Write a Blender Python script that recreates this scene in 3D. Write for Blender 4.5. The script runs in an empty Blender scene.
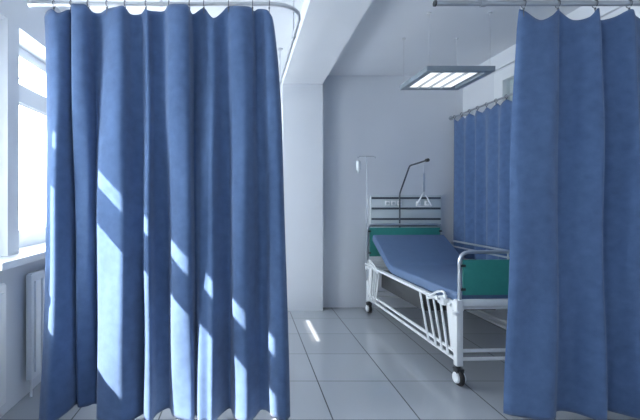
import bpy, bmesh, math, random
from mathutils import Vector, Matrix
random.seed(7)
SC = bpy.context.scene
COL = SC.collection
# ------------------------------------------------------------------ camera, world, sun, exposure
F, PX, PY, H = 410.0, 245.0, 199.0, 1.45
cd = bpy.data.cameras.new('camera'); cam = bpy.data.objects.new('camera', cd); COL.objects.link(cam)
cam.location = (0, 0, H); cam.rotation_euler = (math.pi/2, 0, 0)
cd.sensor_width = 36; cd.lens = F/640*36
cd.shift_x = (320-PX)/640; cd.shift_y = -(210-PY)/640
cd.clip_start = 0.02
SC.camera = cam

W = bpy.data.worlds.new('world'); SC.world = W; W.use_nodes = True
bg = W.node_tree.nodes['Background']
bg.inputs[0].default_value = (0.915, 0.95, 1.0, 1); bg.inputs[1].default_value = 5.2

sd = bpy.data.lights.new('sun', 'SUN'); sun = bpy.data.objects.new('sun', sd); COL.objects.link(sun)
SUN_DIR = Vector((1.0, 0.42, -0.95))
sun.rotation_euler = SUN_DIR.to_track_quat('-Z', 'Y').to_euler()
sd.energy = 8.5; sd.angle = math.radians(0.5); sd.color = (1.0, 0.92, 0.84)

V = SC.view_settings
V.view_transform = 'Standard'; V.look = 'None'; V.gamma = 1; V.use_curve_mapping = False
V.exposure = 1.78
SC.cycles.max_bounces = 10; SC.cycles.diffuse_bounces = 6; SC.cycles.transparent_max_bounces = 12

ROOM_Y0, ROOM_Y1 = -2.6, 5.48
XL, XR, HC = -1.62, 2.91, 3.10
XG = -1.85                                    # plane of the window glass
WINS = [(-1.1, 0.3), (1.70, 2.80), (2.94, 5.20)]
SILL_Z, WIN_TOP, LOW = 1.06, 2.68, 0.92
for (a, b) in WINS:                           # portals only steer the sky's own light through the openings
    ld = bpy.data.lights.new('window_portal', 'AREA'); lo = bpy.data.objects.new('window_portal', ld); COL.objects.link(lo)
    ld.shape = 'RECTANGLE'; ld.size = WIN_TOP-SILL_Z; ld.size_y = b-a
    lo.location = (XG-0.06, (a+b)/2, (SILL_Z+WIN_TOP)/2); lo.rotation_euler = (0, -math.pi/2, 0)
    ld.cycles.is_portal = True

# ------------------------------------------------------------------ materials
def mat(name, col, rough=0.5, metal=0.0, spec=0.5, noise=0.0, nscale=20, bump=0.0, bscale=60, sheen=0.0, coat=0.0):
    m = bpy.data.materials.new(name); m.use_nodes = True
    nt = m.node_tree; p = nt.nodes['Principled BSDF']
    p.inputs['Base Color'].default_value = (*col, 1); p.inputs['Roughness'].default_value = rough
    p.inputs['Metallic'].default_value = metal; p.inputs['Specular IOR Level'].default_value = spec
    p.inputs['Sheen Weight'].default_value = sheen; p.inputs['Coat Weight'].default_value = coat
    tc = nt.nodes.new('ShaderNodeTexCoord')
    if noise:
        n = nt.nodes.new('ShaderNodeTexNoise'); n.inputs['Scale'].default_value = nscale; n.inputs['Detail'].default_value = 5
        r = nt.nodes.new('ShaderNodeMapRange')
        r.inputs[3].default_value = 1-noise; r.inputs[4].default_value = 1+noise
        r.inputs[1].default_value = 0.25; r.inputs[2].default_value = 0.75
        mx = nt.nodes.new('ShaderNodeVectorMath'); mx.operation = 'SCALE'
        mx.inputs[0].default_value = col
        nt.links.new(tc.outputs['Object'], n.inputs['Vector']); nt.links.new(n.outputs[0], r.inputs[0])
        nt.links.new(r.outputs[0], mx.inputs['Scale']); nt.links.new(mx.outputs[0], p.inputs['Base Color'])
    if bump:
        n2 = nt.nodes.new('ShaderNodeTexNoise'); n2.inputs['Scale'].default_value = bscale; n2.inputs['Detail'].default_value = 4
        b = nt.nodes.new('ShaderNodeBump'); b.inputs['Strength'].default_value = bump; b.inputs['Distance'].default_value = 0.01
        nt.links.new(tc.outputs['Object'], n2.inputs['Vector']); nt.links.new(n2.outputs[0], b.inputs['Height'])
        nt.links.new(b.outputs[0], p.inputs['Normal'])
    return m

M_wall = mat('wall_paint', (0.69, 0.72, 0.765), 0.85, noise=0.02, nscale=2, bump=0.08, bscale=120)
M_ceil = mat('ceiling_paint', (0.69, 0.72, 0.765), 0.9, noise=0.02, nscale=2)
M_trim = mat('white_gloss', (0.78, 0.81, 0.84), 0.35)
M_frame = mat('window_plastic', (0.72, 0.76, 0.82), 0.4)
M_white = mat('white_enamel', (0.80, 0.83, 0.85), 0.3)
M_chrome = mat('brushed_steel', (0.62, 0.66, 0.70), 0.3, metal=0.8)
M_steel = mat('grey_rail', (0.42, 0.45, 0.50), 0.35, metal=0.7)
M_wrail = mat('white_rail', (0.62, 0.64, 0.67), 0.3, metal=0.6)
M_hook = mat('hook_steel', (0.16, 0.18, 0.21), 0.4, metal=0.6)
M_dark = mat('dark_plastic', (0.03, 0.035, 0.04), 0.5)
M_bedshade = mat('underbed_shade_grey', (0.045, 0.05, 0.055), 0.6)  # near-black colour standing in for the shade under the bed
M_rubber = mat('rubber', (0.015, 0.015, 0.018), 0.6)
M_green = mat('green_laminate', (0.045, 0.29, 0.25), 0.45, noise=0.05)
M_matt = mat('mattress_vinyl', (0.105, 0.17, 0.30), 0.5, noise=0.05, nscale=15, bump=0.05, bscale=40)
M_lampf = mat('lamp_aluminium', (0.28, 0.33, 0.38), 0.45, metal=0.3)
M_lampi = mat('lamp_reflector', (0.45, 0.48, 0.52), 0.4)
M_panel = mat('service_panel', (0.62, 0.68, 0.70), 0.5)
M_stripe = mat('dark_channel', (0.07, 0.09, 0.115), 0.5)
M_white2 = mat('socket_white', (0.9, 0.92, 0.93), 0.4)
M_bag = mat('infusion_plastic', (0.75, 0.80, 0.84), 0.25)

def curtain_mat(name, col):
    m = mat(name, col, 0.85, spec=0.2, noise=0.17, nscale=16, bump=0.25, bscale=220, sheen=0.22)
    nt = m.node_tree; p = nt.nodes['Principled BSDF']; p.inputs['Sheen Roughness'].default_value = 0.6; out = nt.nodes['Material Output']
    tr = nt.nodes.new('ShaderNodeBsdfTranslucent'); tr.inputs[0].default_value = (*[c*1.1 for c in col], 1)
    mx = nt.nodes.new('ShaderNodeMixShader'); mx.inputs[0].default_value = 0.12
    nt.links.new(p.outputs[0], mx.inputs[1]); nt.links.new(tr.outputs[0], mx.inputs[2]); nt.links.new(mx.outputs[0], out.inputs[0])
    return m
M_curt = curtain_mat('blue_curtain_cloth', (0.088, 0.159, 0.318))

def glow(name, col, s):
    m = bpy.data.materials.new(name); m.use_nodes = True; p = m.node_tree.nodes['Principled BSDF']
    p.inputs['Base Color'].default_value = (0.9, 0.9, 0.9, 1)
    p.inputs['Emission Color'].default_value = (*col, 1); p.inputs['Emission Strength'].default_value = s
    return m
M_tube = glow('lamp_tube', (0.93, 0.97, 1.0), 0.27)

M_glass = bpy.data.materials.new('window_glass'); M_glass.use_nodes = True
nt = M_glass.node_tree; nt.nodes.remove(nt.nodes['Principled BSDF'])
t_ = nt.nodes.new('ShaderNodeBsdfTransparent'); t_.inputs[0].default_value = (0.96, 0.98, 0.98, 1)
g_ = nt.nodes.new('ShaderNodeBsdfGlossy'); g_.inputs['Roughness'].default_value = 0.02
x_ = nt.nodes.new('ShaderNodeMixShader'); x_.inputs[0].default_value = 0.05
nt.links.new(t_.outputs[0], x_.inputs[1]); nt.links.new(g_.outputs[0], x_.inputs[2]); nt.links.new(x_.outputs[0], nt.nodes['Material Output'].inputs[0])

# tiled floor: square grid, thin dark joints
TILE = 0.573
TX, TY = 0.578, 3.266
M_floor = bpy.data.materials.new('floor_tiles'); M_floor.use_nodes = True
nt = M_floor.node_tree; p = nt.nodes['Principled BSDF']; L = nt.links.new
tc = nt.nodes.new('ShaderNodeTexCoord'); sx = nt.nodes.new('ShaderNodeSeparateXYZ'); L(tc.outputs['Object'], sx.inputs[0])
def mth(op, a, b=None, c=None):
    n = nt.nodes.new('ShaderNodeMath'); n.operation = op
    for i, v in enumerate((a, b, c)):
        if v is None: continue
        if isinstance(v, (int, float)): n.inputs[i].default_value = v
        else: L(v, n.inputs[i])
    return n.outputs[0]
def dist(axis, off):
    u = mth('DIVIDE', mth('SUBTRACT', axis, off), TILE)
    f = mth('SUBTRACT', u, mth('FLOOR', u))
    return mth('MINIMUM', f, mth('SUBTRACT', 1.0, f)), mth('FLOOR', u)
dx, ix = dist(sx.outputs[0], TX); dy, iy = dist(sx.outputs[1], TY)
joint = mth('LESS_THAN', mth('MINIMUM', mth('MULTIPLY', dx, 0.75), dy), 0.006)
wn = nt.nodes.new('ShaderNodeTexWhiteNoise'); wn.noise_dimensions = '2D'
cb = nt.nodes.new('ShaderNodeCombineXYZ'); L(ix, cb.inputs[0]); L(iy, cb.inputs[1]); L(cb.outputs[0], wn.inputs['Vector'])
sc_ = mth('MULTIPLY_ADD', wn.outputs['Value'], 0.06, 0.97)
vm = nt.nodes.new('ShaderNodeVectorMath'); vm.operation = 'SCALE'; vm.inputs[0].default_value = (0.345, 0.37, 0.405); L(sc_, vm.inputs['Scale'])
mc = nt.nodes.new('ShaderNodeMix'); mc.data_type = 'RGBA'; L(joint, mc.inputs[0]); L(vm.outputs[0], mc.inputs[6]); mc.inputs[7].default_value = (0.04, 0.048, 0.06, 1)
L(mc.outputs[2], p.inputs['Base Color'])
L(mth('MULTIPLY_ADD', joint, 0.6, 0.09), p.inputs['Roughness'])
p.inputs['Specular IOR Level'].default_value = 0.7

# ------------------------------------------------------------------ mesh helpers (everything is given in room coordinates)
class MB:
    def __init__(s): s.bm = bmesh.new()
    def box(s, x0, x1, y0, y1, z0, z1, bev=0.0):
        t = bmesh.new(); bmesh.ops.create_cube(t, size=1)
        for v in t.verts:
            v.co = Vector(((x0+x1)/2+v.co.x*(x1-x0), (y0+y1)/2+v.co.y*(y1-y0), (z0+z1)/2+v.co.z*(z1-z0)))
        if bev: bmesh.ops.bevel(t, geom=t.edges[:]+t.verts[:], offset=bev, segments=2, affect='EDGES', profile=0.6)
        s.add(t); return s
    def add(s, t):
        me = bpy.data.meshes.new('tmp'); t.to_mesh(me); s.bm.from_mesh(me); bpy.data.meshes.remove(me); t.free()
    def tube(s, pts, r, n=10, cap=True, closed=False):
        pts = [Vector(p) for p in pts]; N = len(pts); rings = []
        up = None
        for i, p_ in enumerate(pts):
            if closed: d = (pts[(i+1) % N]-pts[i-1]).normalized()
            else: d = (pts[min(i+1, N-1)]-pts[max(i-1, 0)]).normalized()
            if up is None:
                up = Vector((0, 0, 1)) if abs(d.z) < 0.9 else Vector((1, 0, 0))
            a = (up-d*up.dot(d)).normalized(); b = d.cross(a); up = a
            rr = r[i] if isinstance(r, (list, tuple)) else r
            rings.append([s.bm.verts.new(p_+a*math.cos(2*math.pi*k/n)*rr+b*math.sin(2*math.pi*k/n)*rr) for k in range(n)])
        M = N if closed else N-1
        for i in range(M):
            A, B = rings[i], rings[(i+1) % N]
            for k in range(n): s.bm.faces.new((A[k], A[(k+1) % n], B[(k+1) % n], B[k]))
        if cap and not closed: s.bm.faces.new(rings[0][::-1]); s.bm.faces.new(rings[-1])
        return s
    def disc(s, c, axis, r, w, n=24, bev=0.0):
        a = Vector(axis).normalized(); c = Vector(c)
        if bev: return s.tube([c-a*w/2, c-a*(w/2-bev), c+a*(w/2-bev), c+a*w/2], [r-bev, r, r, r-bev], n)
        return s.tube([c-a*w/2, c+a*w/2], r, n)
    def build(s, name, material, parent=None, smooth=True):
        bmesh.ops.recalc_face_normals(s.bm, faces=s.bm.faces)
        o_ = Vector((0, 0, 0)); q = parent
        while q is not None: o_ += q.location; q = q.parent
        for v in s.bm.verts: v.co -= o_
        me = bpy.data.meshes.new(name); s.bm.to_mesh(me); s.bm.free()
        if smooth:
            for f_ in me.polygons: f_.use_smooth = True
            me.set_sharp_from_angle(angle=math.radians(35))
        me.materials.append(material)
        o = bpy.data.objects.new(name, me); COL.objects.link(o); o.parent = parent
        return o
def rounded(pts, rad, seg=6):
    pts = [Vector(p_) for p_ in pts]; out = [pts[0]]
    for i in range(1, len(pts)-1):
        A, B, C = pts[i-1], pts[i], pts[i+1]
        u = (A-B).normalized(); w = (C-B).normalized(); r = min(rad, (A-B).length*.49, (C-B).length*.49)
        for k in range(seg+1):
            t = k/seg; out.append((B+u*r)*(1-t)**2+B*2*t*(1-t)+(B+w*r)*t*t)
    out.append(pts[-1]); return out
def thing(name, loc, label, cat, group=None):
    o = bpy.data.objects.new(name, None); COL.objects.link(o); o.location = loc; o.empty_display_size = 0.1
    return tag(o, label, cat, group)
def tag(o, label, cat, group=None):
    o['label'] = label; o['category'] = cat
    if group: o['group'] = group
    return o
def struct(o, label=None):
    o['kind'] = 'structure'
    if label: o['label'] = label
    return o
def Xp(px, d): return (px-PX)/F*d
def Zp(py, d): return H-(py-PY)/F*d

# ------------------------------------------------------------------ room shell
struct(MB().box(XL-0.4, XR+0.2, ROOM_Y0-0.2, ROOM_Y1+0.2, -0.15, 0).build('floor', M_floor, smooth=False), 'glossy blue-grey floor of large square tiles')
struct(MB().box(XL-0.4, XR+0.2, ROOM_Y0-0.2, ROOM_Y1+0.2, HC, HC+0.15).build('ceiling', M_ceil, smooth=False), 'plain pale blue-grey ceiling')
struct(MB().box(XL-0.4, XR+0.2, ROOM_Y1, ROOM_Y1+0.2, 0, HC).build('wall_back', M_wall, smooth=False), 'pale blue-grey back wall behind the bed')
struct(MB().box(XL-0.4, XR+0.2, ROOM_Y0-0.2, ROOM_Y0, 0, HC).build('wall_front', M_wall, smooth=False), 'pale wall behind the viewer')
# right wall with a high opening for the side window
wy0, wy1, wz0, wz1 = 3.5, 4.74, 1.6, 2.90
w = MB()
w.box(XR, XR+0.2, ROOM_Y0, wy0, 0, HC); w.box(XR, XR+0.2, wy1, ROOM_Y1, 0, HC)
w.box(XR, XR+0.2, wy0, wy1, 0, wz0); w.box(XR, XR+0.2, wy0, wy1, wz1, HC)
struct(w.build('wall_right', M_wall, smooth=False), 'pale right wall behind the side curtain')
# left wall with window openings
w = MB(); ZS = SILL_Z-0.05
w.box(XL-0.3, XL, ROOM_Y0, ROOM_Y1, 0, LOW-0.12); w.box(XL-0.3, XL, ROOM_Y0, WINS[1][0], LOW-0.12, ZS); w.box(XL-0.3, XL, 2.50, ROOM_Y1, LOW-0.12, ZS);
w.box(XL-0.3, XG+0.035, WINS[1][0], 2.50, LOW-0.12, LOW); w.box(XL-0.44, XL, ROOM_Y0, ROOM_Y1, WIN_TOP, HC)
ys = [ROOM_Y0]+[v for ab in WINS for v in ab]+[ROOM_Y1]
for i in range(0, len(ys), 2): w.box(XL-0.3, XL, ys[i], ys[i+1], ZS, WIN_TOP)
LY = 2.50
struct(w.build('wall_left', M_wall, smooth=False), 'pale left wall with tall windows')
m = MB(); m.box(0.49, 1.01, ROOM_Y0, ROOM_Y1, 2.94, HC)
for v in m.bm.verts:
    if v.co.x > 0.9 and v.co.y < 0: v.co.x = 0.83
struct(m.build('trim_1', M_wall, smooth=False), 'ceiling beam running towards the back wall')
struct(MB().box(0.49, 1.01, 5.31, ROOM_Y1, 0, 2.94).build('trim_2', M_wall, smooth=False), 'shallow wall pier under the ceiling beam')
struct(MB().box(XL-0.235, XL+0.14, 2.50, ROOM_Y1, SILL_Z-0.05, SILL_Z, 0.008).build('trim_3', M_trim), 'long white window sill')
struct(MB().box(XL-0.235, XL+0.14, ROOM_Y0, WINS[1][0], SILL_Z-0.05, SILL_Z, 0.008).build('trim_5', M_trim), 'white window sill nearer the viewer')
struct(MB().box(XR-0.03, XR, ROOM_Y0, ROOM_Y1, 2.93, HC).build('trim_4', M_ceil, smooth=False), 'shallow band under the ceiling on the right wall')

def window(n, y0, y1, mullions, mw=0.07, e0=0.07, e1=0.07, sill=None, t0=2.25, t1=2.43, bar=False, ttop=None):
    sz = SILL_Z if sill is None else sill
    root = bpy.data.objects.new('window_%d' % n, None); COL.objects.link(root); root.location = (XG, (y0+y1)/2, sz)
    struct(root)
    f = MB(); a, b = XG-0.035, XG+0.035; top = ttop or WIN_TOP-0.05; bot = sz+0.12
    f.box(a, b, y0, y0+e0, sz, WIN_TOP); f.box(a, b, y1-e1, y1, sz, WIN_TOP)
    edges = [y0+e0]+[v for m in mullions for v in (m-mw, m+mw)]+[y1-e1]
    for m in mullions: f.box(a, b, m-mw, m+mw, sz, WIN_TOP)
    for i in range(0, len(edges), 2):
        for z0, z1, q in ((top, WIN_TOP, 0), (sz, bot, 0), (t0, t1, 1)): f.box(a-0.045*q, b+0.02*q, edges[i], edges[i+1], z0, z1)
    f.build('window_frame', M_frame, root, smooth=False)
    t = 0.018
    for i in range(0, len(edges), 2):
        p0, p1 = edges[i], edges[i+1]
        for (z0, z1) in ((bot, t0), (t1, top)):
            s = MB()
            s.box(XG-0.02, XG+0.045, p0, p1, z0, z0+t); s.box(XG-0.02, XG+0.045, p0, p1, z1-t, z1)
            s.box(XG-0.02, XG+0.045, p0, p0+t, z0+t, z1-t); s.box(XG-0.02, XG+0.045, p1-t, p1, z0+t, z1-t)
            if bar and z0 == t1: s.box(XG-0.01, XG+0.01, p0+t, p1-t, t1+0.075, t1+0.088)
            s.build('window_sash', M_trim, root, smooth=False)
            MB().box(XG-0.003, XG+0.003, p0+t, p1-t, z0+t, z1-t).build('window_pane', M_glass, root, smooth=False)
window(1, *WINS[0], [-0.4])
window(2, *WINS[1], [], e1=0.40, sill=LOW, t0=2.195, t1=2.31, ttop=2.53)
window(3, *WINS[2], [4.06], mw=0.22, e0=0.13, bar=True, t0=2.22, t1=2.355, ttop=2.61)
# side window in the right wall
root = struct(bpy.data.objects.new('window_4', None)); COL.objects.link(root); root.location = (XR, (wy0+wy1)/2, wz0)
f = MB()
f.box(XR-0.02, XR+0.06, wy1-0.14, wy1+0.02, wz0, wz1); f.box(XR-0.02, XR+0.06, wy0, wy0+0.14, wz0, wz1)
f.box(XR-0.02, XR+0.06, wy0+0.14, wy1-0.14, wz1-0.12, wz1); f.box(XR-0.02, XR+0.06, wy0+0.14, wy1-0.14, wz0, wz0+0.1)
f.build('window_frame', M_trim, root, smooth=False)
MB().box(XR+0.02, XR+0.03, wy0+0.14, wy1-0.14, wz0+0.1, wz1-0.12).build('window_pane', M_glass, root, smooth=False)
MB().box(XR+0.06, XR+0.09, wy0-0.02, wy1+0.02, wz0-0.02, wz1+0.02).build('window_blind', M_panel, root, smooth=False)

# ------------------------------------------------------------------ radiators
def radiator(y0, y1, label):
    t = thing('radiator', (XL+0.06, (y0+y1)/2, 0.13), label, 'radiator', 'radiators under the windows')
    b = MB(); z0, z1 = 0.13, 0.90
    b.box(XL+0.03, XL+0.075, y0, y1, z0, z1, 0.012)
    n = int((y1-y0)/0.10); st = (y1-y0-0.04)/n
    for i in range(n):
        a = y0+0.02+i*st
        b.box(XL+0.068, XL+0.088, a+0.016, a+st-0.016, z0+0.05, z1-0.05, 0.008)
    b.build('radiator_panel', M_trim, t)
    g = MB()
    g.box(XL+0.034, XL+0.07, y0+0.01, y1-0.01, z1-0.002, z1+0.006, .002)
    g.build('top_grille', M_trim, t)
    for yy in (y0+0.2, y1-0.2): MB().box(XL+0.001, XL+0.035, yy-0.02, yy+0.02, z0+0.1, z1-0.1).build('wall_bracket', M_trim, t)
    MB().tube([(XL+0.05, y0+0.04, z0+0.02), (XL+0.05, y0+0.04, 0.0)], 0.009).build('pipe', M_trim, t)
radiator(1.1, 2.66, 'white panel radiator under the window nearest the viewer, cut by the left photo edge')
radiator(2.97, 4.75, 'white panel radiator partly hidden behind the left edge of the blue curtain')

# ------------------------------------------------------------------ curtain rails
RY, RZ, RR = 2.70, 2.735, 0.017
def hanger(m, x, y, zc, rad=0.006):
    m.tube([(x, y, zc), (x, y, HC)], rad, 8); m.disc((x, y, HC-0.008), (0, 0, 1), 0.03, 0.016, 16)
t = thing('curtain_rail', (-0.5, RY, RZ), 'white curved ceiling-hung curtain rail turning the corner towards the back wall', 'curtain rail')
pts = rounded([(Xp(28, RY), RY, RZ), (0.385, RY, RZ), (0.385, ROOM_Y1-0.001, RZ)], 0.26, 14)
MB().tube(pts, 0.014, 12).build('rail_tube', M_wrail, t)
for (x, y) in ((Xp(30, RY), RY), (-0.55, RY), (0.385, 3.25), (0.385, 4.5)):
    m = MB(); hanger(m, x, y, RZ); m.disc((x, y, RZ), (0, 1, 0) if y > RY+0.1 else (1, 0, 0), 0.019, 0.02, 14); m.build('hanger', M_wrail, t)
m = MB(); m.disc((0.385, ROOM_Y1-0.008, RZ), (0, 1, 0), 0.035, 0.014); m.build('wall_flange', M_wrail, t)

t = thing('curtain_rail', (2.0, RY, RZ), 'straight grey metal rail carrying the right-hand front curtain', 'curtain rail')
MB().tube([(Xp(436, RY), RY, RZ+0.003), (XR-0.03, RY, RZ+0.003)], RR, 14).build('rail_tube', M_steel, t)
MB().disc((Xp(435, RY), RY, RZ+0.003), (1, 0, 0), RR+0.003, 0.012).build('end_cap', M_dark, t)
for x in (Xp(483, RY), Xp(690, RY)):
    m = MB(); hanger(m, x, RY, RZ, 0.007)
    m.disc((x, RY, RZ+0.003), (1, 0, 0), RR+0.006, 0.03, 14); m.box(x-0.028, x+0.028, RY-0.012, RY+0.012, RZ+0.018, RZ+0.030, 0.003)
    m.build('hanger', M_steel, t)

SXX, SZ = 2.75, 2.53
t = thing('curtain_rail', (SXX, 4.4, SZ), 'slim grey rail of the side curtain fixed to the back wall beyond the bed', 'curtain rail')
MB().tube([(SXX, 2.9, SZ), (SXX, ROOM_Y1-0.001, SZ)], 0.011, 10).build('rail_tube', M_steel, t)
MB().disc((SXX, ROOM_Y1-0.008, SZ), (0, 1, 0), 0.03, 0.014).build('wall_flange', M_steel, t)
m = MB(); m.tube([(SXX, 5.27, SZ), (XR-0.001, 5.27, SZ)], 0.008); m.box(XR-0.014, XR-0.001, 5.24, 5.30, SZ-0.05, SZ+0.06, 0.003); m.build('wall_bracket', M_chrome, t)
m = MB(); m.tube([(SXX, 3.3, SZ), (XR-0.001, 3.3, SZ)], 0.008); m.box(XR-0.014, XR-0.001, 3.27, 3.33, SZ-0.05, SZ+0.06, 0.003); m.build('wall_bracket', M_chrome, t)

# ------------------------------------------------------------------ curtains
def catmull(P, sub):
    out = []
    n = len(P)
    for i in range(n-1):
        p0, p1, p2, p3 = P[max(i-1, 0)], P[i], P[i+1], P[min(i+2, n-1)]
        for k in range(sub):
            t = k/sub
            out.append([0.5*((2*b)+(-a+c)*t+(2*a-5*b+4*c-d)*t*t+(-a+3*b-3*c+d)*t**3) for a, b, c, d in zip(p0, p1, p2, p3)])
    out.append(list(P[-1])); return out
def cloth(name, cols, rows, fn, material, th=0.003):
    bm = bmesh.new(); g = [[bm.verts.new(fn(c, r/(rows-1))) for r in range(rows)] for c in cols]
    for i in range(len(cols)-1):
        for j in range(rows-1): bm.faces.new((g[i][j], g[i+1][j], g[i+1][j+1], g[i][j+1]))
    me = bpy.data.meshes.new(name); bm.to_mesh(me); bm.free()
    for f_ in me.polygons: f_.use_smooth = True
    me.materials.append(material); o = bpy.data.objects.new(name, me); COL.objects.link(o)
    s = o.modifiers.new('thickness', 'SOLIDIFY'); s.thickness = th; s.offset = 0
    return o
def hook(parent, x, y, zr, rr, axis, zt, material):
    """C-shaped glider over the rail plus the pin into the heading tape"""
    m = MB(); R_ = rr+0.006
    ring = []
    for k in range(14):
        a = math.radians(-60+300*k/13)
        u, v = math.cos(a)*R_, math.sin(a)*R_
        ring.append((x+(0 if axis == 'x' else u), y+(u if axis == 'x' else 0), zr+v))
    m.tube(ring, 0.0032, 6)
    m.tube([ring[0], (x, y, zr-R_-0.012), (x, y, zt-0.02)], 0.003, 6)
    m.disc((x, y, zr-R_-0.008), (0, 0, 1), 0.006, 0.012, 8)
    m.build('curtain_hook', material, parent)

def hanging(name, pts, label, hooks, rr, hem, wob, hookmat, ytop_depth=RY, pull=1.0):
    dense = catmull(pts, 8)
    def fn(c, s):
        xt, yt, xb, dt, db, hz = c
        k = s**(0.75 if xt > 300 else 0.8-0.38*min(1, max(0, (xt-150)/110)))
        e = s*s*(3-2*s)
        d = dt*(1-e)+db*e
        near_top = max(0.0, 1-s/0.05)
        px = xt*(1-k)+xb*k+5*math.sin(math.pi*s)*max(0.0, 1-(xt-43)/30)*(xt < 100)
        y = RY-d*(1-0.35*near_top)
        d += (0.006*math.sin(xt*0.83+2.2*s)+0.004*math.sin(xt*1.7+5*s))*min(1, s*6)
        # slow irregular drift of each fold down its length
        y += 0.010*math.sin(3.1*s*math.pi+xt*0.13)*min(1, s*3)
        x = (px-PX)/F*RY*pull
        x += 0.006*math.sin(2.3*s*math.pi+xt*0.21)*min(1, s*4)*(1-s)
        zt = Zp(yt, RY-dt*0.65)
        zb = hem+hz
        z = zt+(zb-zt)*s
        return (x, y, z)
    o = cloth(name, dense, 90, fn, M_curt)
    tag(o, label, 'curtain')
    for hx in hooks:
        best = min(dense, key=lambda c: abs(c[0]-hx)); p_ = fn(best, 0.008)
        hook(o, p_[0], RY, RZ, rr, 'x', min(p_[2], RZ-rr-0.02), hookmat)
    return o
#        xt   yt   xb   dt    db   hem
LEFT = [(43, 17, 38, -.03, -.02, .00), (47, 12, 43, .01, .05, .00), (54, 9, 50, .05, .09, .01), (61, 13, 60, .06, .12, .02), (67, 10, 70, .02, .04, .05),
        (70, 9, 74, -.03, -.04, .06), (73, 4, 78, .03, -.01, .05), (80, 4, 86, .05, -.025, .05), (87, 5, 92, .03, -.035, .06), (91, 12, 95, -.05, -.06, .03),
        (99, 13, 98, -.04, .02, -.00), (107, 9, 105, .00, .05, -.005), (117, 7, 118, .05, .08, -.005), (125, 6, 128, .05, .09, -.005), (130, 14, 138, -.02, .02, .00),
        (140, 14, 144, -.03, -.03, .00), (145, 9, 146, .00, .045, .00), (148, 10, 153, .01, .065, .00), (152, 11, 157, -.04, -.02, .01), (163, 11, 167, -.04, -.07, .02),
        (169, 5, 173, .02, .00, .00), (178, 4, 183, .06, .05, .00), (188, 5, 193, .05, .065, .00), (192, 14, 196, -.06, .0, .01), (203, 8, 200, -.03, .055, .00),
        (209, 14, 208, .00, .06, .00), (214, 18, 214, .01, .078, .00), (221, 13, 222, -.03, -.01, .01), (227, 7, 230, -.02, -.06, .015), (232, 6, 235, .02, .03, .00),
        (241, 6, 246, .05, .07, .00), (250, 7, 254, .02, .01, .00), (254, 11, 261, -.04, -.05, .02), (258, 9, 268, -.03, -.03, .02), (263, 9, 273, .01, .03, .01),
        (267, 10, 284, .02, .055, .00), (269, 12, 290, -.02, .01, .00)]
hanging('hospital_curtain', LEFT, 'wide blue pleated curtain on the left, with bright patches of sunlight on its folds', (54, 71, 88, 107, 125, 146, 169, 189, 204, 228, 252, 267),
        0.014, 0.02, 1, M_hook)
RIGHT = [(521, 9, 507, -.03, -.03, 0), (525, 11, 514, .0, .0, 0), (538, 20, 530, .02, .02, 0), (549, 16, 546, .03, .045, 0), (558, 9, 554, .01, .02, .0),
         (562, 11, 562, -.03, -.035, .01), (574, 20, 577, -.015, -.02, .01), (587, 17, 590, .025, .03, .0), (595, 8, 599, .04, .05, .0), (600, 17, 605, -.01, -.01, .0),
         (605, 20, 612, -.04, -.05, .01), (616, 17, 622, -.02, -.03, .0), (629, 9, 637, .03, .04, .0), (636, 16, 645, .0, .0, .0), (650, 20, 656, -.03, -.04, .0),
         (663, 8, 672, .03, .03, .0), (672, 16, 680, -.02, -.03, .0), (686, 20, 692, .01, .0, .0), (697, 8, 703, .03, .04, .0)]
hanging('hospital_curtain', RIGHT, 'shaded blue curtain on the right in front of the foot of the bed', (524, 558, 595, 629, 663, 695), RR, 0.02, 1, M_hook)

# side curtain behind the bed, hanging along the right wall
def side():
    y0, y1 = 3.05, 5.40
    n = 240; cols = [i/n for i in range(n+1)]
    hooks = [y0+0.02+(y1-y0-0.04)*i/13 for i in range(14)]
    def fn(u, s):
        y = y0+(y1-y0)*u
        a = (0.03+0.014*s)*(0.75+0.35*math.sin(u*23+2))
        x = SXX-a*math.sin(u*2*math.pi*9.5+0.6*math.sin(u*9))-0.012*math.sin(u*31+1)*s
        dmin = min(abs(y-h) for h in hooks)
        zt = SZ-0.03-min(0.05, dmin*0.55)
        return (SXX+(x-SXX)*(0.45+0.55*min(1, s*8)), y-0.015*s*math.sin(u*17), zt+(0.72-zt)*s)
    o = cloth('hospital_curtain', cols, 50, fn, M_curt)
    tag(o, 'blue side curtain hanging beyond the bed along the right wall', 'curtain')
    for h in hooks: hook(o, SXX, h, SZ, 0.011, 'y', SZ-0.045, M_hook)
side()

# ------------------------------------------------------------------ pendant light
LX0, LX1, LY0, LY1, LZ0, LZ1 = 1.60, 2.20, 3.60, 4.24, 2.575, 2.62
t = thing('pendant_light', ((LX0+LX1)/2, (LY0+LY1)/2, LZ0), 'square grey pendant light with four glowing strips hanging on wires above the bed', 'ceiling light')
m = MB(); fw = 0.055
m.box(LX0, LX1, LY0, LY0+fw, LZ0, LZ1, .002); m.box(LX0, LX1, LY1-fw, LY1, LZ0, LZ1, .002)
m.box(LX0, LX0+fw, LY0+fw, LY1-fw, LZ0, LZ1, .002); m.box(LX1-fw, LX1, LY0+fw, LY1-fw, LZ0, LZ1, .002)
m.build('lamp_frame', M_lampf, t)
MB().box(LX0+fw, LX1-fw, LY0+fw, LY1-fw, LZ1-0.012, LZ1-0.004).build('reflector', M_lampi, t)
iw = (LX1-LX0-2*fw-0.10)/4
for i in range(4):
    a = LX0+fw+0.004+i*(iw+0.018)
    MB().box(a+0.012, a+iw-0.012, LY0+fw+0.02, LY1-fw-0.02, LZ0+0.008, LZ0+0.022, .004).build('lamp_tube', M_tube, t)
    if i: MB().box(a-0.012, a-0.006, LY0+fw, LY1-fw, LZ0+0.002, LZ1-0.014).build('louvre', M_lampi, t)
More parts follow.
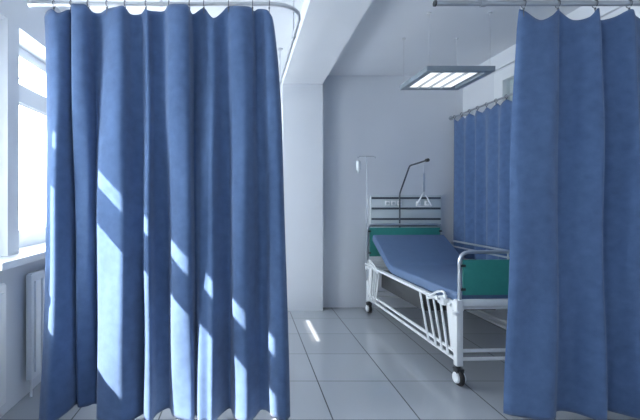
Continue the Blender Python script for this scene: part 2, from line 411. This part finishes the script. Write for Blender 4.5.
for x in (LX0+0.03, LX1-0.03):
    for y in (LY0+0.03, LY1-0.03):
        m = MB(); m.tube([(x, y, LZ1-0.002), (x, y, HC)], 0.0022, 6); m.disc((x, y, HC-0.006), (0, 0, 1), 0.018, 0.012, 14); m.build('suspension_wire', M_wrail, t)

# ------------------------------------------------------------------ bed service panel on the wall
t = thing('wall_service_panel', (2.13, ROOM_Y1, 1.3), 'pale wall panel with dark horizontal channels above the head of the bed', 'wall panel')
PY0 = ROOM_Y1-0.05
MB().box(1.665, 2.60, PY0, ROOM_Y1-0.001, 1.02, 1.50, .006).build('panel_body', M_panel, t)
for z in (1.462, 1.325, 1.185, 1.10):
    MB().box(1.675, 2.59, PY0-0.006, PY0+0.004, z-0.013, z+0.013, .003).build('channel', M_stripe, t)
for px in (387.5, 393.5, 399.5, 418.5, 427):
    x = Xp(px, 5.42); s = MB().box(x-0.03, x+0.03, PY0-0.014, PY0+0.002, 1.365, 1.425, .006).build('power_socket', M_white2, t)
    m = MB(); m.disc((x, PY0-0.015, 1.395), (0, 1, 0), 0.018, 0.004, 16); m.build('socket_face', M_panel, s)

# ------------------------------------------------------------------ hospital bed
BX0, BX1, BYF, BYH = 1.62, 2.55, 3.22, 5.24
bed = thing('hospital_bed', ((BX0+BX1)/2, (BYF+BYH)/2, 0), 'white hospital bed with blue mattress, raised backrest and green end boards on castors', 'bed')
def post_x(s): return BX0 if s < 0 else BX1
# main frame
m = MB()
for x in (BX0+0.03, BX1-0.03): m.tube([(x, BYF, 0.59), (x, BYH, 0.59)], 0.019, 12)
for y in (BYF+0.03, 3.9, 4.6, BYH-0.03): m.tube([(BX0, y, 0.595), (BX1, y, 0.595)], 0.017, 10)
m.build('main_frame', M_white, bed)
for x in (BX0, BX1):
    for z in (0.245, 0.185):
        MB().tube([(x, BYF, z), (x, BYH, z)], 0.0135, 10).build('lower_bar', M_white, bed)
for y in (BYF, BYH):
    for z in (0.265, 0.20):
        MB().tube([(BX0, y, z), (BX1, y, z)], 0.014, 10).build('cross_bar', M_white, bed)
    MB().box(BX0, BX1, y-0.02, y+0.02, 0.615, 0.665, .006).build('end_rail', M_white, bed)
# corner legs and castors
for x in (BX0, BX1):
    sx_ = -1 if x == BX0 else 1
    for y in (BYF, BYH):
        m = MB(); m.box(x-0.026, x+0.026, y-0.026, y+0.026, 0.15, 0.665, .008)
        sgn = 1 if y == BYF else -1
        y2 = y+sgn*0.13
        q = []                                   # tapered gusset plate beside the post
        for dx_ in (-0.008, 0.008):
            q.append([m.bm.verts.new((x+dx_, yy_, zz_)) for yy_, zz_ in ((y, 0.17), (y, 0.64), (y+sgn*0.17, 0.64), (y+sgn*0.10, 0.27))])
        m.bm.faces.new(q[0]); m.bm.faces.new(q[1])
        for k in range(4): m.bm.faces.new((q[0][k], q[0][(k+1) % 4], q[1][(k+1) % 4], q[1][k]))
        m.build('leg', M_white, bed)
        c = MB(); yy = y-0.012
        c.disc((x, y, 0.14), (0, 0, 1), 0.018, 0.03, 16)
        c.box(x-0.030, x+0.030, y-0.035, y+0.03, 0.118, 0.132, .004)
        c.box(x-0.030, x-0.022, y-0.03, y+0.02, 0.055, 0.125, .003); c.box(x+0.022, x+0.030, y-0.03, y+0.02, 0.055, 0.125, .003)
        ca = c.build('castor', M_dark, bed)
        MB().disc((x, yy, 0.062), (1, 0, 0.0), 0.062, 0.034, 28, 0.008).build('tyre', M_rubber, ca)
        MB().disc((x, yy, 0.062), (1, 0, 0.0), 0.042, 0.072, 24, 0.006).build('hub', M_white, ca)
# end boards: bent tube hoop with green panel
for (y, top, nm, z0, z1) in ((BYF, 1.036, 'footboard', 0.70, 0.975), (BYH, 1.125, 'headboard', 0.72, 1.085)):
    hw = 0.012 if nm == 'footboard' else -0.016
    fb = MB().tube(rounded([(BX0+hw, y, 0.55), (BX0+hw, y, top), (BX1-hw, y, top), (BX1-hw, y, 0.55)], 0.085, 8), 0.0145, 12).build(nm, M_chrome, bed)
    MB().box(BX0+hw+0.024, BX1-hw-0.024, y-0.009, y+0.009, z0, z1, .004).build('green_panel', M_green, fb)['label'] = 'green laminate panel'
    for x in (BX0+hw+0.020, BX1-hw-0.020):
        for z in (z0+0.045, z1-0.045):
            MB().box(x-0.02, x+0.022, y-0.014, y+0.014, z-0.010, z+0.010, .003).build('panel_clip', M_dark, fb)
# mattress platform and mattress, bent at the hip
def slab(x0, x1, prof, th, bev):
    bm = bmesh.new(); L_ = []
    n = len(prof)
    for i, (y, z) in enumerate(prof):
        a = Vector(prof[max(i-1, 0)]); b = Vector(prof[min(i+1, n-1)]); d = (b-a).normalized(); nrm = Vector((-d.y, d.x))
        if nrm.y < 0: nrm = -nrm
        up = (y+nrm.x*th, z+nrm.y*th)
        L_.append([bm.verts.new((x, *q)) for x, q in ((x0, (y, z)), (x1, (y, z)), (x1, up), (x0, up))])
    for i in range(n-1):
        A, B = L_[i], L_[i+1]
        for k in range(4): bm.faces.new((A[k], A[(k+1) % 4], B[(k+1) % 4], B[k]))
    bm.faces.new(L_[0]); bm.faces.new(L_[-1])
    bmesh.ops.recalc_face_normals(bm, faces=bm.faces)
    if bev:
        es = [e for e in bm.edges if e.calc_face_angle(0) > 0.8]
        bmesh.ops.bevel(bm, geom=es, offset=bev, segments=3, affect='EDGES', profile=0.5)
    m = MB(); m.bm.free(); m.bm = bm; return m
HIP = 4.62
def prof(base, y0, y1, ztop):
    P = [(y0+(HIP-0.12-y0)*k/8, base) for k in range(9)]
    for k in range(1, 7):
        t_ = k/6; A, B, C = Vector((HIP-0.12, base)), Vector((HIP, base)), Vector((HIP+0.09, base+0.09*(ztop-base)/(y1-HIP)))
        q = A*(1-t_)**2+B*2*t_*(1-t_)+C*t_*t_; P.append((q.x, q.y))
    P += [(HIP+0.09+(y1-HIP-0.09)*k/5, P[14][1]+(ztop-P[14][1])*k/5) for k in range(1, 6)]
    return P
slab(BX0+0.03, BX1-0.03, prof(0.612, BYF+0.04, 5.16, 0.92), 0.012, 0).build('mattress_platform', mat('platform_blue_grey', (0.05, 0.09, 0.17), 0.5), bed)
mt = slab(BX0+0.012, BX1-0.012, prof(0.625, BYF+0.035, 5.17, 0.935), 0.085, 0.018).build('mattress', M_matt, bed)
pp = prof(0.628+0.004, BYF+0.035, 5.13, 0.919)
MB().box(BX0+0.10, BX1-0.10, 4.0, 5.08, 0.36, 0.57, 0.01).build('underbed_shade_box', M_bedshade, bed)  # added dark box imitating the shade under the mattress, no real bed part
# backrest hinge stay beneath the raised section
for x in (BX0+0.15, BX1-0.15): MB().tube([(x, 4.85, 0.60), (x, 5.04, 0.82)], 0.01).build('backrest_stay', M_white, bed)
# folded side guard on the near side: slanted struts between the long frame tube and the lower bars
sg = MB().tube([(BX0-0.012, BYF+0.08, 0.60), (BX0-0.012, BYH-0.08, 0.60)], 0.015, 10).build('side_guard', M_white, bed)
for a, b in ((3.83, 3.66), (3.70, 3.53), (3.58, 3.43), (3.46, 3.34), (4.84, 4.97), (4.92, 5.03), (5.00, 5.09), (5.08, 5.15)):
    MB().tube([(BX0-0.014, a, 0.60), (BX0-0.014, b, 0.19)], 0.0105, 8).build('strut', M_white, sg)
for (y, s) in ((3.44, -1), (5.06, 1)):
    m = MB()
    m.tube(rounded([(BX0-0.02, y-s*0.18, 0.60), (BX0-0.035, y-s*0.05, 0.665), (BX0-0.035, y+s*0.08, 0.70), (BX0-0.03, y+s*0.10, 0.62), (BX0-0.03, y-s*0.02, 0.59)], 0.05, 6), 0.0105, 8)
    m.tube([(BX0-0.03, y-0.22*s, 0.57), (BX0-0.03, y+s*0.1, 0.665)], 0.010, 8)
    m.box(BX0-0.055, BX0-0.005, y+s*0.06-0.04, y+s*0.06+0.04, 0.585, 0.645, .012)
    m.tube([(BX0-0.03, y+s*0.02, 0.62), (BX0-0.095, y+s*0.06, 0.645)], 0.012, 8)
    m.build('guard_latch', M_white, sg)
# raised guard on the far side
sg = MB().tube(rounded([(BX1+0.02, 3.55, 0.60), (BX1+0.02, 3.45, 0.94), (BX1+0.02, 5.0, 0.94), (BX1+0.02, 5.08, 0.60)], 0.06, 6), 0.011, 10).build('side_guard', M_chrome, bed)
MB().tube([(BX1+0.02, 3.47, 0.875), (BX1+0.02, 5.01, 0.875)], 0.009, 8).build('guard_bar', M_chrome, sg)
for y in (4.0,): MB().tube([(BX1+0.02, y, 0.60), (BX1+0.02, y, 0.94)], 0.008, 8).build('guard_bar', M_chrome, sg)
# small corner buffer at the foot
for x, s in ((BX0, -1), (BX1, 1)):
    m = MB(); m.disc((x+s*0.03, BYF-0.012, 0.565), (0, 0, 1), 0.032, 0.03, 18, .006); m.box(min(x, x+s*.03), max(x, x+s*.03), BYF-0.03, BYF+0.02, 0.55, 0.58, .004); m.build('corner_buffer', M_white, bed)

bed.rotation_euler.z = math.radians(2.5)

# trapeze (bed lifting pole) standing in the headboard
t = thing('bed_lifting_pole', (2.0, 5.30, 0.66), 'dark bent lifting pole rising behind the headboard over the bed', 'lifting pole')
MB().tube(rounded([(2.0, 5.30, 0.62), (2.0, 5.30, 1.52), (2.0, 4.98, 1.855), (2.0, 4.50, 1.875)], 0.04, 5), 0.010, 10).build('pole', mat('dark_steel', (0.10, 0.11, 0.13), 0.4, metal=0.6), t)
MB().box(1.965, 2.035, 5.27, 5.33, 0.64, 0.70, .006).build('pole_clamp', M_white, t)
MB().disc((2.0, 4.50, 1.876), (0, 1, 0), 0.019, 0.05, 16, .004).build('end_cap', M_dark, t)
t = thing('grab_handle', (1.99, 4.58, 1.36), 'white triangular grab handle hanging on a strap from the lifting pole', 'grab handle')
m = MB(); m.tube([(2.0, 4.58, 1.862), (2.0, 4.58, 1.60)], 0.0045, 8); m.box(1.988, 2.012, 4.574, 4.586, 1.50, 1.74, .002); m.build('strap', M_chrome, t)
MB().tube(rounded([(2.0, 4.58, 1.53), (1.91, 4.58, 1.37), (2.09, 4.58, 1.37), (2.0, 4.58, 1.53)], 0.02, 4), 0.0085, 8).build('triangle_grip', M_trim, t)

# infusion stand fixed at the head of the bed
IX, IY = 1.54, 5.19
t = thing('infusion_pole', (IX, IY, 0.5), 'thin steel infusion pole with a crossbar at the left of the headboard', 'infusion pole')
MB().tube([(IX, IY, 0.42), (IX, IY, 1.2)], 0.0085, 10).tube([(IX, IY, 1.2), (IX, IY, 1.995)], 0.0055, 10).build('pole', M_steel, t)
m = MB(); m.tube([(IX-0.10, IY, 1.97), (IX-0.095, IY, 1.99), (IX+0.095, IY, 1.99), (IX+0.10, IY, 1.97)], 0.0045, 8)
m.tube([(IX+0.10, IY, 1.975), (IX+0.112, IY, 1.965), (IX+0.112, IY, 1.985)], 0.004, 6); m.tube([(IX-0.10, IY, 1.975), (IX-0.112, IY, 1.965), (IX-0.112, IY, 1.985)], 0.004, 6)
m.build('crossbar', M_steel, t)
MB().box(IX-0.015, BX0-0.075, IY-0.02, IY+0.02, 0.56, 0.60, .005).build('pole_clamp', M_white, t)
t = thing('infusion_bottle', (IX-0.105, IY, 1.8), 'small white infusion bottle hanging from the left end of the crossbar', 'infusion bottle')
bx = IX-0.105
MB().tube([(bx, IY, 1.935), (bx, IY, 1.93), (bx, IY, 1.92), (bx, IY, 1.83), (bx, IY, 1.815), (bx, IY, 1.808), (bx, IY, 1.79)], [.012, .024, .028, .028, .02, .011, .011], 16).build('bottle_body', M_bag, t)
MB().tube([(bx, IY, 1.792), (bx, IY, 1.775)], [.013, .011], 12).build('cap', M_panel, t)
MB().tube([(bx, IY, 1.932), (bx-0.008, IY, 1.95), (bx, IY, 1.966), (bx+0.008, IY, 1.95), (bx, IY, 1.932)], 0.002, 6).build('hanging_loop', M_trim, t)
